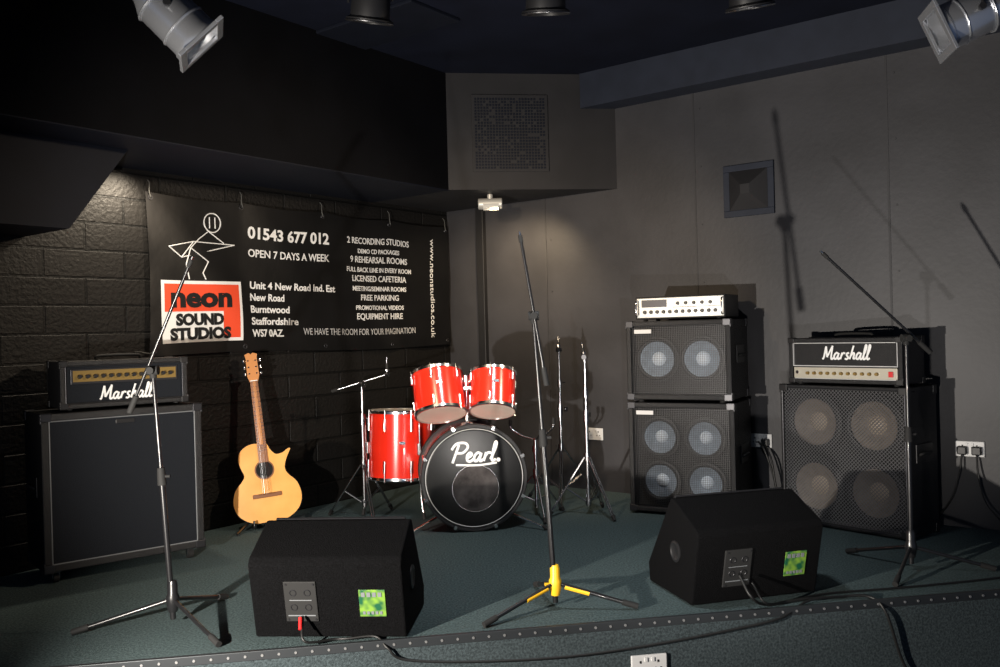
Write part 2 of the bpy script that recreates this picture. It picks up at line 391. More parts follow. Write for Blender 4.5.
def piping(P,w,h,z0,fr,y=.004,r=.003,m='piping'):
    bm=NB(); a=fr+.002
    ps=[(a,y,z0+a),(w-a,y,z0+a),(w-a,y,z0+h-a),(a,y,z0+h-a)]
    for i in range(4): tube(bm,ps[i],ps[(i+1)%4],r,seg=8)
    put(P,'piping',bm,m,True)
def side_handle(P,x,d,z,sgn):
    bm=NB(); box(bm,min(x,x+sgn*.008),max(x,x+sgn*.008),d/2-.09,d/2+.09,z-.05,z+.05); put(P,'side_handle_plate',bm,'black',bevel=.003)
    bm=NB(); path(bm,[(x+sgn*.006,d/2-.06,z-.01),(x+sgn*.022,d/2-.04,z),(x+sgn*.022,d/2+.04,z),(x+sgn*.006,d/2+.06,z-.01)],.008); put(P,'side_handle_grip',bm,'rubber',True)
def castors(P,w,d,hz=.06):
    b1=NB();b2=NB()
    for x in(.06,w-.06):
        for y in(.06,d-.06):
            tube(b1,(x-.012,y,.028),(x+.012,y,.028),.028,seg=20); box(b2,x-.018,x+.018,y-.02,y+.02,.05,hz+.001); box(b2,x-.017,x-.013,y-.012,y+.012,.02,.052);box(b2,x+.013,x+.017,y-.012,y+.012,.02,.052)
    put(P,'castor_wheels',b1,'rubber',True); put(P,'castor_forks',b2,'chromed')
# left cabinet
P=emp('guitar_speaker_cabinet',(-2.182,4.200,0),.686)
shell(P,.77,.755,.36,.06,fr=.035); piping(P,.77,.755,.06,.035); castors(P,.77,.36)
bm=NB(); box(bm,.035,.735,.008,.03,.095,.78); put(P,'grille_cloth',bm,'cloth')
corners(P,.77,.36,.06,.815,'steel'); side_handle(P,.77,.36,.46,1); side_handle(P,0,.36,.46,-1)
bm=NB(); box(bm,.34,.43,.004,.009,.745,.765); put(P,'badge',bm,'black',bevel=.002)
def amp_head(name,loc,rz,w,h,d,style):
    P=emp(name,loc,rz)
    b=NB()
    for x in(.05,w-.05):
        for y in(.04,d-.04): tube(b,(x,y,0),(x,y,.012),.014,seg=14)
    put(P,'rubber_feet',b,'rubber')
    z0=.012;h=h-.012
    shell(P,w,h,d,z0,fr=.024,nm='head_shell'); corners(P,w,d,z0,z0+h,'black',.035)
    b=NB(); path(b,[(w/2-.11,d/2,z0+h),(w/2-.09,d/2,z0+h+.02),(w/2+.09,d/2,z0+h+.02),(w/2+.11,d/2,z0+h)],.008); put(P,'carry_handle',b,'rubber',True)
    kb=NB();kc=NB()
    if style=='combo':
        bm=NB(); box(bm,.024,w-.024,.012,.03,z0+.024,z0+h-.024); put(P,'front_cloth',bm,'cloth')
        pz0,pz1=z0+h-.115,z0+h-.04
        bm=NB(); box(bm,.05,w-.05,.006,.014,pz0,pz1); put(P,'control_panel',bm,'steel',bevel=.002)
        bm=NB(); box(bm,.06,w-.06,.004,.0065,pz0+.012,pz1-.008); put(P,'gold_strip',bm,'gold')
        for i in range(13): tube(kb,(.09+i*(w-.18)/12,.004,(pz0+pz1)/2),(.09+i*(w-.18)/12,-.012,(pz0+pz1)/2),.011,.009,seg=14)
        script(P,'logo','Marshall',w*.50,.008,z0+.038,.070,.0048,'white',sx=.93)
        piping(P,w,h,z0,.024,y=.003,r=.0022,m='steel')
    else:
        bm=NB(); box(bm,.024,w-.024,.012,.03,z0+.10,z0+h-.024); put(P,'front_cloth',bm,'tolex')
        bm=NB(); box(bm,.03,w-.03,.003,.02,z0+.026,z0+.088); put(P,'control_panel',bm,'silver',bevel=.002)
        for i in range(11):
            x=.12+i*(w-.22)/11; tube(kb,(x,.004,z0+.055),(x,-.013,z0+.055),.010,.008,seg=14)
        tube(kc,(.055,.004,z0+.06),(.055,-.006,z0+.06),.01,seg=14)
        bm=NB(); box(bm,w-.075,w-.05,-.006,.004,z0+.04,z0+.07); put(P,'power_switch',bm,'redp',bevel=.002)
        bm=NB(); box(bm,.03,w-.03,.002,.012,z0+.094,z0+.099); box(bm,.026,w-.026,.002,.012,z0+h-.03,z0+h-.026);box(bm,.026,.030,.002,.012,z0+.094,z0+h-.026);box(bm,w-.03,w-.026,.002,.012,z0+.094,z0+h-.026)
        box(bm,.026,w-.026,.002,.012,z0+.022,z0+.026)
        put(P,'piping',bm,'greyt')
        script(P,'logo','Marshall',w*.52,.006,z0+.135,.075,.0055,'white',sx=.95)
    put(P,'knobs',kb,'black' if style=='combo' else 'gold',True)
    if kc.verts: put(P,'input_jack',kc,'chrome',True)
    else: kc.free()
ax=Vector((math.cos(.686),math.sin(.686))); ay=Vector((-ax.y,ax.x)); q=Vector((-2.182,4.2))+ax*.10+ay*.05
amp_head('guitar_amplifier_head',(q.x,q.y,.8165),.686,.62,.245,.25,'combo')
# speakers
def speaker(bc,bk,bs,x,z,y,R,deep=.06):
    T=Matrix.Translation((x,y,z))@FR
    lathe(bs,[(R*1.05,0),(R*1.05,.006),(R*.96,.008),(R*.92,.014),(R*.84,.010),(R*.82,-.002)],T,40)
    lathe(bc,[(R*.83,0),(R*.6,-deep*.35),(R*.32,-deep*.8)],T,40)
    lathe(bk,[(R*.34,-deep*.78),(R*.30,-deep*.55),(R*.2,-deep*.38),(R*.08,-deep*.3),(0,-deep*.29)],T,32)
# right cabinet with see-through mesh
q0=Vector((1.628,5.195)); 
P=emp('guitar_speaker_cabinet',(q0.x,q0.y,0),-.88)
w,h,d=.75,.79,.33
bm=NB(); box(bm,0,w,.09,d,.01,.01+h)
fr=.02
box(bm,0,w,0,.1,.01,.01+fr);box(bm,0,w,0,.1,.01+h-fr,.01+h);box(bm,0,fr,0,.1,.01+fr,.01+h-fr);box(bm,w-fr,w,0,.1,.01+fr,.01+h-fr)
put(P,'cabinet_shell',bm,'tolex',bevel=.005)
bm=NB();
box(bm,fr,w-fr,.086,.09,.03,.78); put(P,'baffle_board',bm,'bafflew')
bc,bk,bs=NB(),NB(),NB()
for x in(.200,.550):
    for z in(.225,.590): speaker(bc,bk,bs,x,z,.033,.160,.05)
put(P,'speaker_cones',bc,'coneb',True);put(P,'speaker_dust_caps',bk,'capb',True);put(P,'speaker_surrounds',bs,'surr',True)
bm=NB(); grille_lattice(bm,fr,w-fr,.03,.78,.010,.021,.0020); put(P,'diamond_mesh_grille',bm,'meshs')
corners(P,w,d,.01,.80,'black'); side_handle(P,w,d,.45,1); piping(P,w,h,.01,.012,y=.0,r=.003,m='steel')
bm=NB(); 
for x in(.07,w-.07):
    for y in(.05,d-.05): tube(bm,(x,y,0),(x,y,.012),.018,seg=14)
put(P,'feet',bm,'rubber')
ax=Vector((math.cos(-.88),math.sin(-.88))); ay=Vector((-ax.y,ax.x)); q=q0+ax*.045+ay*.03
amp_head('guitar_amplifier_head',(q.x,q.y,.8015),-.88,.67,.265,.25,'head')
# bass cabs
def bass_cab(name,loc,rz,w,h,d,spk,R):
    P=emp(name,loc,rz)
    bm=NB()
    for x in(.07,w-.07):
        for y in(.06,d-.06): tube(bm,(x,y,0),(x,y,.02),.02,.016,seg=14)
    put(P,'feet',bm,'rubber')
    z0=.018; h-=.018
    bm=NB(); box(bm,0,w,.095,d,z0,z0+h); f=.03
    box(bm,0,w,0,.1,z0,z0+f);box(bm,0,w,0,.1,z0+h-f,z0+h);box(bm,0,f,0,.1,z0+f,z0+h-f);box(bm,w-f,w,0,.1,z0+f,z0+h-f)
    put(P,'cabinet_shell',bm,'tolex',bevel=.006)
    bm=NB(); box(bm,f,w-f,.08,.096,z0+f,z0+h-f); put(P,'baffle_board',bm,'baffle')
    bc,bk,bs=NB(),NB(),NB()
    for x,z in spk: speaker(bc,bk,bs,x,z,.038,R,.045)
    for n_,b_,m_ in(('speaker_cones',bc,'cone'),('speaker_dust_caps',bk,'cap'),('speaker_surrounds',bs,'surr')):
        put(P,n_,b_,m_,True)
    bm=NB()
    nx_=int((w-2*f)/.011)
    for i in range(nx_+1): x=f+i*(w-2*f)/nx_; box(bm,x-.0009,x+.0009,.014,.016,z0+f,z0+h-f)
    nz_=int((h-2*f)/.011)
    for i in range(nz_+1): z=z0+f+i*(h-2*f)/nz_; box(bm,f,w-f,.0145,.0165,z-.0009,z+.0009)
    put(P,'steel_grille',bm,'mesh')
    bm=NB(); box(bm,f+.02,f+.13,.009,.014,z0+h-f-.045,z0+h-f-.02); put(P,'maker_badge',bm,'greyt',bevel=.001)
    corners(P,w,d,z0,z0+h,'steel',.045)
    bm=NB(); box(bm,w,w+.008,d/2-.09,d/2+.09,z0+h*.45,z0+h*.45+.11); put(P,'side_handle_plate',bm,'black',bevel=.003)
    bm=NB(); path(bm,[(w+.006,d/2-.06,z0+h*.45+.04),(w+.022,d/2-.04,z0+h*.45+.05),(w+.022,d/2+.04,z0+h*.45+.05),(w+.006,d/2+.06,z0+h*.45+.04)],.008); put(P,'side_handle_grip',bm,'rubber',True)
    return P
bx,by,br=.785,5.54,-.5
bass_cab('bass_speaker_cabinet',(bx,by,0),br,.66,.69,.42,[(.19,.205),(.47,.205),(.19,.475),(.47,.475)],.120)
bass_cab('bass_speaker_cabinet',(bx,by,.691),br,.65,.50,.42,[(.185,.265),(.465,.265)],.132)
P=emp('bass_amplifier_head',(bx+.06*math.cos(br)+.012,by+.06*math.sin(br)+.03,1.192),br)
w,h,d=.56,.15,.32
bm=NB()
for x in(.05,w-.05):
    for y in(.04,d-.04): tube(bm,(x,y,0),(x,y,.012),.014,seg=14)
put(P,'rubber_feet',bm,'rubber'); shell(P,w,h-.012,d,.012,'black',.01,.012,'rack_case')
bm=NB(); box(bm,.008,w-.008,.0,.016,.02,h-.008); put(P,'silver_front_panel',bm,'silverb',bevel=.003)
bm=NB(); box(bm,.04,.20,-.003,.001,.085,.13); box(bm,.24,w-.03,-.003,.001,.08,.083); put(P,'meter_window',bm,'steel')
bm=NB()
for i in range(12): tube(bm,(.06+i*.04,0,.055),(.06+i*.04,-.014,.055),.012,.010,seg=14)
for i in range(5): tube(bm,(.27+i*.05,0,.105),(.27+i*.05,-.014,.105),.011,.009,seg=14)
put(P,'knobs',bm,'black',True)
bm=NB()
for sx in(.015,w-.015): path(bm,[(sx,0,.03),(sx,-.03,.04),(sx,-.03,.12),(sx,0,.13)],.005)
put(P,'rack_handles',bm,'chrome',True)
# ------------------------------------------------------------ monitors
def monitor(name,loc,rz,w):
    P=emp(name,loc,rz)
    poly=[(0,0.006),(-.07,.30),(-.055,.325),(.15,.42),(.17,.418),(.41,.09),(.40,.006)]
    bm=NB(); prism(bm,poly,0,w); put(P,'wedge_body',bm,'carpetbox',bevel=.008,seg=3)
    bm=NB(); 
    for x in(.06,w-.06):
        for y in(.05,.35): tube(bm,(x,y,0),(x,y,.012),.016,seg=12)
    put(P,'feet',bm,'rubber')
    tilt=Matrix.Translation((0,0,.006))@Matrix.Rotation(math.atan2(.07,.294),4,'X')
    bm=NB(); box(bm,.13,.255,-.006,.002,.07,.235); put(P,'connector_plate',bm,'rubber',bevel=.003,mw=tilt)
    bm=NB(); 
    for x,z in((.165,.19),(.22,.19),(.165,.13),(.22,.13)): torus(bm,(x,-.007,z),.012,.002,FR,20,6)
    for x,z in((.14,.08),(.245,.08),(.14,.225),(.245,.225)): tube(bm,(x,-.009,z),(x,-.005,z),.004,seg=8)
    put(P,'jack_sockets',bm,'steel',True,mw=tilt)
    bm=NB(); box(bm,.14,.245,-.0075,-.006,.094,.098); box(bm,.15,.235,-.0075,-.006,.158,.161); put(P,'plate_legend',bm,'piping',mw=tilt)
    bm=NB(); box(bm,w-.17,w-.07,-.004,-.0005,.09,.20); put(P,'promo_sticker',bm,'sticker',bevel=.001,mw=tilt)
    bm=NB()
    for k in range(4): box(bm,w-.160+k*.021,w-.146+k*.021,-.006,-.004,.172,.190)
    for k in range(5): box(bm,w-.158+k*.016,w-.148+k*.016,-.006,-.004,.10,.112)
    put(P,'sticker_lettering',bm,'piping',mw=tilt)
    bm=NB()
    for x,s in((0,-1),(w,1)):
        T=Matrix.Translation((x,.13,.20))@Matrix.Rotation(s*pi/2,4,'Y')
        lathe(bm,[(.045,-.001),(.045,.005),(.036,.007),(.030,.002),(0,.001)],T,28)
    put(P,'end_cups',bm,'black',True)
    bm=NB(); prism(bm,[(.176,.420),(.190,.424),(.412,.118),(.402,.108)],.03,w-.03); put(P,'performer_side_grille',bm,'steel',bevel=.002)
    return P
monitor('stage_monitor_wedge',(-.965,3.40,0),-.08,.585)
monitor('stage_monitor_wedge',(.755,3.64,0),.27,.585)
# ------------------------------------------------------------ mic stands
def mic_stand(name,base,feet,top,ba,bb,hub='standblk'):
    bx_,by_=base; P=emp(name,(bx_,by_,0))
    L=lambda p:(p[0]-bx_,p[1]-by_,p[2])
    bm=NB(); rb=NB()
    for f in feet:
        f3=(f[0]-bx_,f[1]-by_,.0145); dv=Vector((f3[0],f3[1],0)).normalized()
        st=(dv.x*.02,dv.y*.02,.105)
        tube(bm,st,f3,.0085); 
        a_=Vector(f3); s_=Vector(st); dd=(a_-s_).normalized(); tube(rb,a_-dd*.06,a_+dd*.004,.0125)
    put(P,'tripod_legs',bm,'standblk',True); put(P,'rubber_feet',rb,'rubber',True)
    if hub=='yellow':
        bm=NB()
        for f in feet:
            dv=Vector((f[0]-bx_,f[1]-by_,0))
            p_=lambda t:(dv.x*t,dv.y*t,.105-(.091)*t)
            tube(bm,p_(.12),p_(.42),.0105)
        put(P,'yellow_leg_sleeves',bm,'yellow',True)
    bm=NB(); lathe(bm,[(0,.06),(.018,.06),(.024,.085),(.026,.12),(.020,.135),(.020,.17),(.015,.185),(0,.185)],None,20); put(P,'hub',bm,hub,True)
    t=Vector(L(top)); b0=Vector((0,0,.03)); mid=b0.lerp(t,.58)
    bm=NB(); tube(bm,b0,mid,.0115); tube(bm,mid,t,.0078); put(P,'upright_tube',bm,'standblk',True)
    dz=(t-b0).normalized()
    bm=NB(); tube(bm,mid-dz*.035,mid+dz*.035,.018,.015); tube(bm,mid,mid+Vector((.035,0,0)),.006)
    tube(bm,t-dz*.02,t+dz*.01,.014)
    tube(bm,t+Vector((-.022,-.0,.012)),t+Vector((.022,0,.012)),.019,seg=18); tube(bm,t+Vector((0,-.035,.012)),t+Vector((0,.022,.012)),.015,seg=16)
    put(P,'clutches',bm,'rubber',True,bevel=.001)
    bm=NB(); A=Vector(L(ba)); Bq=Vector(L(bb)); d_=(Bq-A).normalized(); tube(bm,A,Bq,.0066); put(P,'boom_arm',bm,'standblk',True)
    bm=NB(); tube(bm,A-d_*.005,A+d_*.07,.012); tube(bm,Bq-d_*.03,Bq,.009); put(P,'boom_end_fittings',bm,'rubber',True)
    bm=NB(); tube(bm,Bq,Bq+d_*.015,.005); put(P,'boom_thread',bm,'chrome',True)
    return P
mic_stand('microphone_stand',(-1.345,3.575),[(-1.71,3.49),(-1.24,3.92),(-1.08,3.31)],(-1.400,3.575,1.02),(-1.507,3.60,.868),(-1.218,3.53,1.468))
mic_stand('microphone_stand',(.20,3.66),[(-.09,3.45),(.53,3.63),(.13,3.98)],(.140,3.66,1.20),(.185,3.64,.93),(.093,3.64,1.543),'yellow')
mic_stand('microphone_stand',(1.87,4.10),[(1.70,4.42),(2.22,4.04),(1.68,3.84)],(1.873,4.10,1.06),(1.99,4.12,1.005),(1.487,4.07,1.471))
# ------------------------------------------------------------ drum kit
K=emp('drum_kit',(-.17,5.13,0),.13)
R=.302; dep=.40; cz=.312
T=Matrix.Translation((0,0,cz))@FR        # +z of profile -> front (-y)
bm=NB(); lathe(bm,[(R-.012,-dep),(R-.012,-.02),(R-.02,-.02)],T,64); put(K,'bass_drum_shell',bm,'red',True)
bm=NB()
for zz in(-.03,-dep-.01): lathe(bm,[(R-.014,zz),(R+.004,zz),(R+.008,zz+.004),(R+.008,zz+.036),(R+.004,zz+.04),(R-.012,zz+.04),(R-.014,zz)],T,64)
put(K,'bass_drum_hoops',bm,'black',True)
bm=NB(); lathe(bm,[(R-.013,-.006),(R-.02,-.001),(R-.03,0),(0,0)],T,64); lathe(bm,[(R-.013,-dep),(0,-dep+.001)],T,64); put(K,'bass_drum_head',bm,'headb',True)
bm=NB(); torus(bm,(0,-.002,cz),R-.020,.0025,FR,64,6); put(K,'head_edge_ring',bm,'greyt',True)
bm=NB(); lathe(bm,[(.135,.0015),(0,.0015)],Matrix.Translation((.005,0,cz-.06))@FR,48); put(K,'resonant_port',bm,'port',True)
bm=NB(); torus(bm,(.005,-.002,cz-.06),.135,.0025,FR,48,6); put(K,'port_ring',bm,'chromed',True)
script(K,'head_lettering','Pearl',-.005,-.004,cz+.095,.105,.0075,'white',swoosh=True)
bm=NB()
for k in range(8):
    t=2*pi*k/8+pi/8; c,s=math.cos(t),math.sin(t)
    r2=R+.012
    for y0,y1 in((-.010,.06),(dep-.06,dep+.015)):
        tube(bm,(c*r2,y0,cz+s*r2),(c*r2,y1,cz+s*r2),.004,seg=8)
    if s>-.5 or 1: tube(bm,(c*(R+.006),.07,cz+s*(R+.006)),(c*(R+.006),.13,cz+s*(R+.006)),.010,seg=10)
    mx=Matrix.Translation((c*(R+.002),-.008,cz+s*(R+.002)))@Matrix.Rotation(-t,4,'Y')
    box(bm,-.010,.012,-.004,.03,-.009,.009,mx)
put(K,'bass_drum_claws_and_lugs',bm,'chrome',True)
bm=NB(); rb=NB()
for s in(-1,1):
    tube(bm,(s*.20,.08,.09+.0),(s*.40,-.07,.014),.007); tube(bm,(s*.245,.08,.12),(s*.19,.09,.13),.016); tube(rb,(s*.385,-.06,.028),(s*.405,-.074,.010),.012)
put(K,'bass_drum_spurs',bm,'chrome',True); put(K,'spur_tips',rb,'rubber',True)
def drum(K,nm,c,r,hgt,tiltx,tilty,lugs=6):
    T=Matrix.Translation(c)@Euler((tiltx,tilty,0)).to_matrix().to_4x4()
    bm=NB(); lathe(bm,[(r,-hgt/2),(r,hgt/2)],T,48); put(K,nm+'_shell',bm,'red',True)
    bm=NB()
    for s in(-1,1): 
        lathe(bm,[(r,s*(hgt/2-.012)),(r+.009,s*(hgt/2-.012)),(r+.010,s*(hgt/2+.004)),(r+.005,s*(hgt/2+.010)),(r-.001,s*(hgt/2+.010)),(r-.001,s*(hgt/2-.002))],T,48)
    for k in range(lugs):
        t=2*pi*k/lugs+.26; c_,s_=math.cos(t)*(r+.010),math.sin(t)*(r+.010)
        for s in(-1,1):
            tube(bm,T@Vector((c_,s_,s*hgt*.22)),T@Vector((c_,s_,s*hgt*.40)),.009,seg=10)
            tube(bm,T@Vector((c_,s_,s*hgt*.38)),T@Vector((c_,s_,s*(hgt/2+.012))),.0035,seg=8)
    put(K,nm+'_hoops_and_lugs',bm,'chrome',True)
    bm=NB()
    for s in(-1,1): lathe(bm,[(r-.001,s*(hgt/2-.001)),(r-.006,s*(hgt/2+.004)),(0,s*(hgt/2+.004))],T,48)
    put(K,nm+'_heads',bm,'head',True)
    bm=NB(); 
    box(bm,-.018,.018,-.003,.001,-.009,.009,T@Matrix.Translation((0,-r-.001,.02))); put(K,nm+'_badge',bm,'chrome')
drum(K,'rack_tom_large',(-.185,.13,.795),.148,.25,-.42,-.06)
drum(K,'rack_tom_small',(.135,.12,.795),.134,.23,-.42,.10)
bm=NB(); tube(bm,(-.02,.14,cz+R-.02),(-.02,.14,.87),.013); tube(bm,(-.02,.14,.87),(-.02,.14,.90),.017)
path(bm,[(-.02,.14,.84),(-.05,.13,.87),(-.08,.17,.84),(-.09,.20,.80)],.008); path(bm,[(-.02,.14,.84),(.01,.13,.87),(.03,.17,.84),(.04,.20,.80)],.008)
tube(bm,(-.055,.14,.82),(.02,.14,.82),.018); lathe(bm,[(0,0),(.04,0),(.035,.018),(.016,.03),(0,.03)],Matrix.Translation((-.02,.14,cz+R-.014)),24)
put(K,'tom_mount',bm,'chrome',True)
def kl(x,y,z):
    dx,dy=x+.17,y-5.13; c,s=math.cos(-.13),math.sin(-.13); return (dx*c-dy*s,dx*s+dy*c,z)
ft=kl(-.650,5.70,.450); drum(K,'floor_tom',ft,.205,.42,-.04,.03,8)
bm=NB(); rb=NB()
for k in range(3):
    t=-pi/2+.5+k*2*pi/3; c,s=math.cos(t)*.227,math.sin(t)*.227
    path(bm,[(ft[0]+c,ft[1]+s,.60),(ft[0]+c,ft[1]+s,.3),(ft[0]+c,ft[1]+s,.15),(ft[0]+c*1.12,ft[1]+s*1.12,.03)],.006); tube(bm,(ft[0]+c*.95,ft[1]+s*.95,.40),(ft[0]+c*.95,ft[1]+s*.95,.47),.014)
    tube(rb,(ft[0]+c*1.10,ft[1]+s*1.10,.045),(ft[0]+c*1.13,ft[1]+s*1.13,.005),.011)
put(K,'floor_tom_legs',bm,'chrome',True); put(K,'floor_tom_feet',rb,'rubber',True)
bm=NB(); box(bm,-.045,.045,dep+.03,dep+.30,.008,.018); tube(bm,(-.05,dep+.05,.01),(-.05,dep+.05,.2),.008);tube(bm,(.05,dep+.05,.01),(.05,dep+.05,.2),.008);tube(bm,(-.05,dep+.05,.2),(.05,dep+.05,.2),.008); tube(bm,(0,dep+.05,.2),(0,dep+.03,.32),.004); put(K,'kick_pedal',bm,'chromed')
def cym_stand(name,x,y,ztop,rot,rad=.27,boom=None,mt='chromed',zc=.36,tilter=True):
    P=emp(name,(x,y,0),rot); bm=NB(); rb=NB()
    for k in range(3):
        t=k*2*pi/3; c,s=math.cos(t),math.sin(t)
        for o in(-.007,.007):
            px,py=-s*o,c*o
            tube(bm,(c*.018+px,s*.018+py,zc),(c*rad+px,s*rad+py,.018),.0045,seg=8)
            tube(bm,(c*.018+px,s*.018+py,.09),(c*rad*.55+px,s*rad*.55+py,.018+(zc-.018)*.45),.004,seg=8)
        tube(rb,(c*rad*.95,s*rad*.95,.035),(c*rad*1.03,s*rad*1.03,.008),.014,.010)
    tube(bm,(0,0,.06),(0,0,min(ztop,.62)),.0125); tube(bm,(0,0,.6),(0,0,ztop),.0085)
    tube(bm,(0,0,zc-.02),(0,0,zc+.03),.021); tube(bm,(0,0,.07),(0,0,.11),.019)
    if ztop>.62:
        tube(bm,(0,0,.58),(0,0,.65),.02); tube(bm,(0,0,.62),(.045,0,.62),.006); box(bm,.035,.05,-.012,.012,.605,.635)
        tube(bm,(0,0,ztop-.25),(0,0,ztop-.20),.017); tube(bm,(0,0,ztop-.22),(.04,0,ztop-.22),.005)
    if boom:
        a,b=boom; tube(bm,a,b,.0065); tube(bm,(0,-.02,ztop),(0,.02,ztop),.02); d_=(Vector(b)-Vector(a)).normalized()
        tube(bm,b,(b[0],b[1],b[2]+.11),.004); tube(bm,(b[0],b[1],b[2]+.02),(b[0],b[1],b[2]+.03),.017); tube(rb,(b[0],b[1],b[2]+.03),(b[0],b[1],b[2]+.07),.009); tube(bm,(b[0],b[1]-.015,b[2]),(b[0],b[1]+.015,b[2]),.014); tube(rb,a,Vector(a)+d_*.04,.012)
    elif tilter:
        tube(bm,(-.015,0,ztop),(.015,0,ztop),.016); tube(bm,(0,0,ztop),(.008,.02,ztop+.09),.004); tube(bm,(.002,.005,ztop+.02),(.003,.007,ztop+.03),.016); tube(rb,(.003,.007,ztop+.03),(.006,.015,ztop+.06),.008)
    put(P,'stand_tubing',bm,mt,True); put(P,'rubber_parts',rb,'rubber',True); return P
cym_stand('cymbal_stand',-.89,5.66,.84,.9,rad=.23,boom=((-.12,.15,.80),(.10,-.13,.90)),mt='chromed',zc=.33)
cym_stand('cymbal_stand',.39,5.95,1.02,.4,mt='chromed')
cym_stand('cymbal_stand',.52,5.50,.98,1.1,rad=.24,mt='chromed')
P=emp('snare_drum_stand',(.20,5.50,0),.3); bm=NB(); rb=NB()
for k in range(3):
    t=k*2*pi/3+.4; c,s=math.cos(t),math.sin(t)
    tube(bm,(c*.015,s*.015,.26),(c*.22,s*.22,.018),.006); tube(bm,(c*.015,s*.015,.10),(c*.12,s*.12,.14),.005); tube(rb,(c*.21,s*.21,.035),(c*.225,s*.225,.008),.012)
    path(bm,[(0,0,.48),(c*.08,s*.08,.50),(c*.15,s*.15,.54),(c*.16,s*.16,.58)],.006); tube(rb,(c*.16,s*.16,.56),(c*.16,s*.16,.60),.011)
tube(bm,(0,0,.06),(0,0,.49),.0115); tube(bm,(0,0,.24),(0,0,.30),.02); tube(bm,(0,0,.40),(0,0,.44),.02)
put(P,'stand_tubing',bm,'chromed',True); put(P,'rubber_parts',rb,'rubber',True)
# ------------------------------------------------------------ acoustic guitar
G=emp('acoustic_guitar',(-1.405,5.33,.045),rot=Euler((-.17,-.085,.30),'XYZ'))
ctl=[(0,0),(.10,.006),(.175,.055),(.203,.13),(.185,.215),(.135,.275),(.122,.315),(.137,.365),(.158,.405),(.168,.425),(.150,.425),(.115,.405),(.075,.405),(.045,.44),(.028,.475),(-.02,.482),(-.08,.478),(-.13,.445),(-.147,.39),(-.135,.335),(-.122,.295),(-.14,.262),(-.185,.21),(-.203,.13),(-.175,.055),(-.10,.006)]
n=len(ctl); out=[]
for i in range(n):
    a,b,c,d_=[Vector(ctl[(i+k)%n]) for k in(-1,0,1,2)]
    for k in range(5):
        t=k/5; out.append(.5*((2*b)+(c-a)*t+(2*a-5*b+4*c-d_)*t*t+(3*b-a-3*c+d_)*t**3))
def outl(bm,pts,y0,y1,sc=1,cx=0,cz=.23):
    a=[bm.verts.new((cx+(p.x-cx)*sc,y0,cz+(p.y-cz)*sc)) for p in pts]; b=[bm.verts.new((cx+(p.x-cx)*sc,y1,cz+(p.y-cz)*sc)) for p in pts]
    for i in range(len(a)): j=(i+1)%len(a); bm.faces.new((a[i],a[j],b[j],b[i]))
    bm.faces.new(a); bm.faces.new(b[::-1]); return bm
put(G,'body_sides',outl(NB(),out,.004,.095),'gside',True)
put(G,'binding',outl(NB(),out,.0005,.0045),'dark',True)
put(G,'soundboard',outl(NB(),out,-.001,.003,.982),'spruce')
def disc(bm,x,z,y,r): lathe(bm,[(r,0),(0,0)],Matrix.Translation((x,y,z))@FR,36)
bm=NB(); disc(bm,0,.315,-.002,.058); put(G,'rosette',bm,'gside')
bm=NB(); disc(bm,0,.315,-.003,.050); put(G,'soundhole',bm,'dark')
bm=NB(); box(bm,-.085,.085,-.010,0,.150,.175); box(bm,-.05,.05,-.014,-.008,.168,.174); put(G,'bridge',bm,'gside',bevel=.003)
NL=.86
bm=NB(); v=[bm.verts.new(p) for p in((-.028,-.012,.36),(.028,-.012,.36),(.022,-.012,NL),(-.022,-.012,NL),(-.028,.0,.36),(.028,.0,.36),(.022,.0,NL),(-.022,.0,NL))]
for f in((0,1,2,3),(4,5,6,7),(0,1,5,4),(1,2,6,5),(2,3,7,6),(3,0,4,7)): bm.faces.new([v[i] for i in f])
put(G,'fretboard',bm,'fret')
bm=NB(); tube(bm,(0,.008,.47),(0,.006,NL),.024,.020,seg=18); put(G,'neck',bm,'neck',True)
bm=NB(); 
for k in range(20):
    z=.86-(.64*(1-2**(-k/12))); 
    if z>.37: wf=.022+.006*(NL-z)/.5; box(bm,-wf,wf,-.0135,-.0115,z-.001,z+.001)
put(G,'frets',bm,'chrome')
hp=[Vector(p) for p in((-.023,NL-.01),(.023,NL-.01),(.036,NL+.03),(.033,NL+.14),(.038,NL+.165),(.012,NL+.175),(0,NL+.165),(-.012,NL+.175),(-.038,NL+.165),(-.033,NL+.14),(-.036,NL+.03))]
put(G,'headstock',outl(NB(),hp,-.008,.010,1),'neck',bevel=.002)
bm=NB()
for s in(-1,1):
    for k in range(3):
        z=NL+.045+k*.04; tube(bm,(s*.022,-.016,z),(s*.022,-.004,z),.005,seg=10); tube(bm,(s*.03,.003,z),(s*.052,.003,z),.003,seg=8); tube(bm,(s*.048,.003,z-.009),(s*.048,.003,z+.009),.008,seg=10)
put(G,'tuning_pegs',bm,'chrome',True)
bm=NB()
for k in range(6):
    x=-.019+k*.0076; tube(bm,(x*1.3,-.015,.172),(x*.9,-.0155,NL),.0006,seg=5)
put(G,'strings',bm,'chromed')
bm=NB(); box(bm,-.022,.022,-.016,-.008,NL-.002,NL+.003); put(G,'nut',bm,'white')
P=emp('guitar_stand',(-1.41,5.36,0),.30)
bm=NB(); path(bm,[(0,.17,.50),(0,.16,.30),(0,.13,.14),(0,.12,.10)],.009)
path(bm,[(0,.12,.10),(-.12,.02,.05),(-.20,-.14,.012)],.008); path(bm,[(0,.12,.10),(.12,.02,.05),(.20,-.14,.012)],.008); path(bm,[(0,.12,.12),(0,.22,.05),(0,.26,.012)],.008)
path(bm,[(-.10,-.075,.07),(-.10,-.07,.025),(-.10,.06,.025),(0,.12,.10),(.10,.06,.025),(.10,-.07,.025),(.10,-.075,.07)],.007)
put(P,'stand_tubing',bm,'standblk',True)
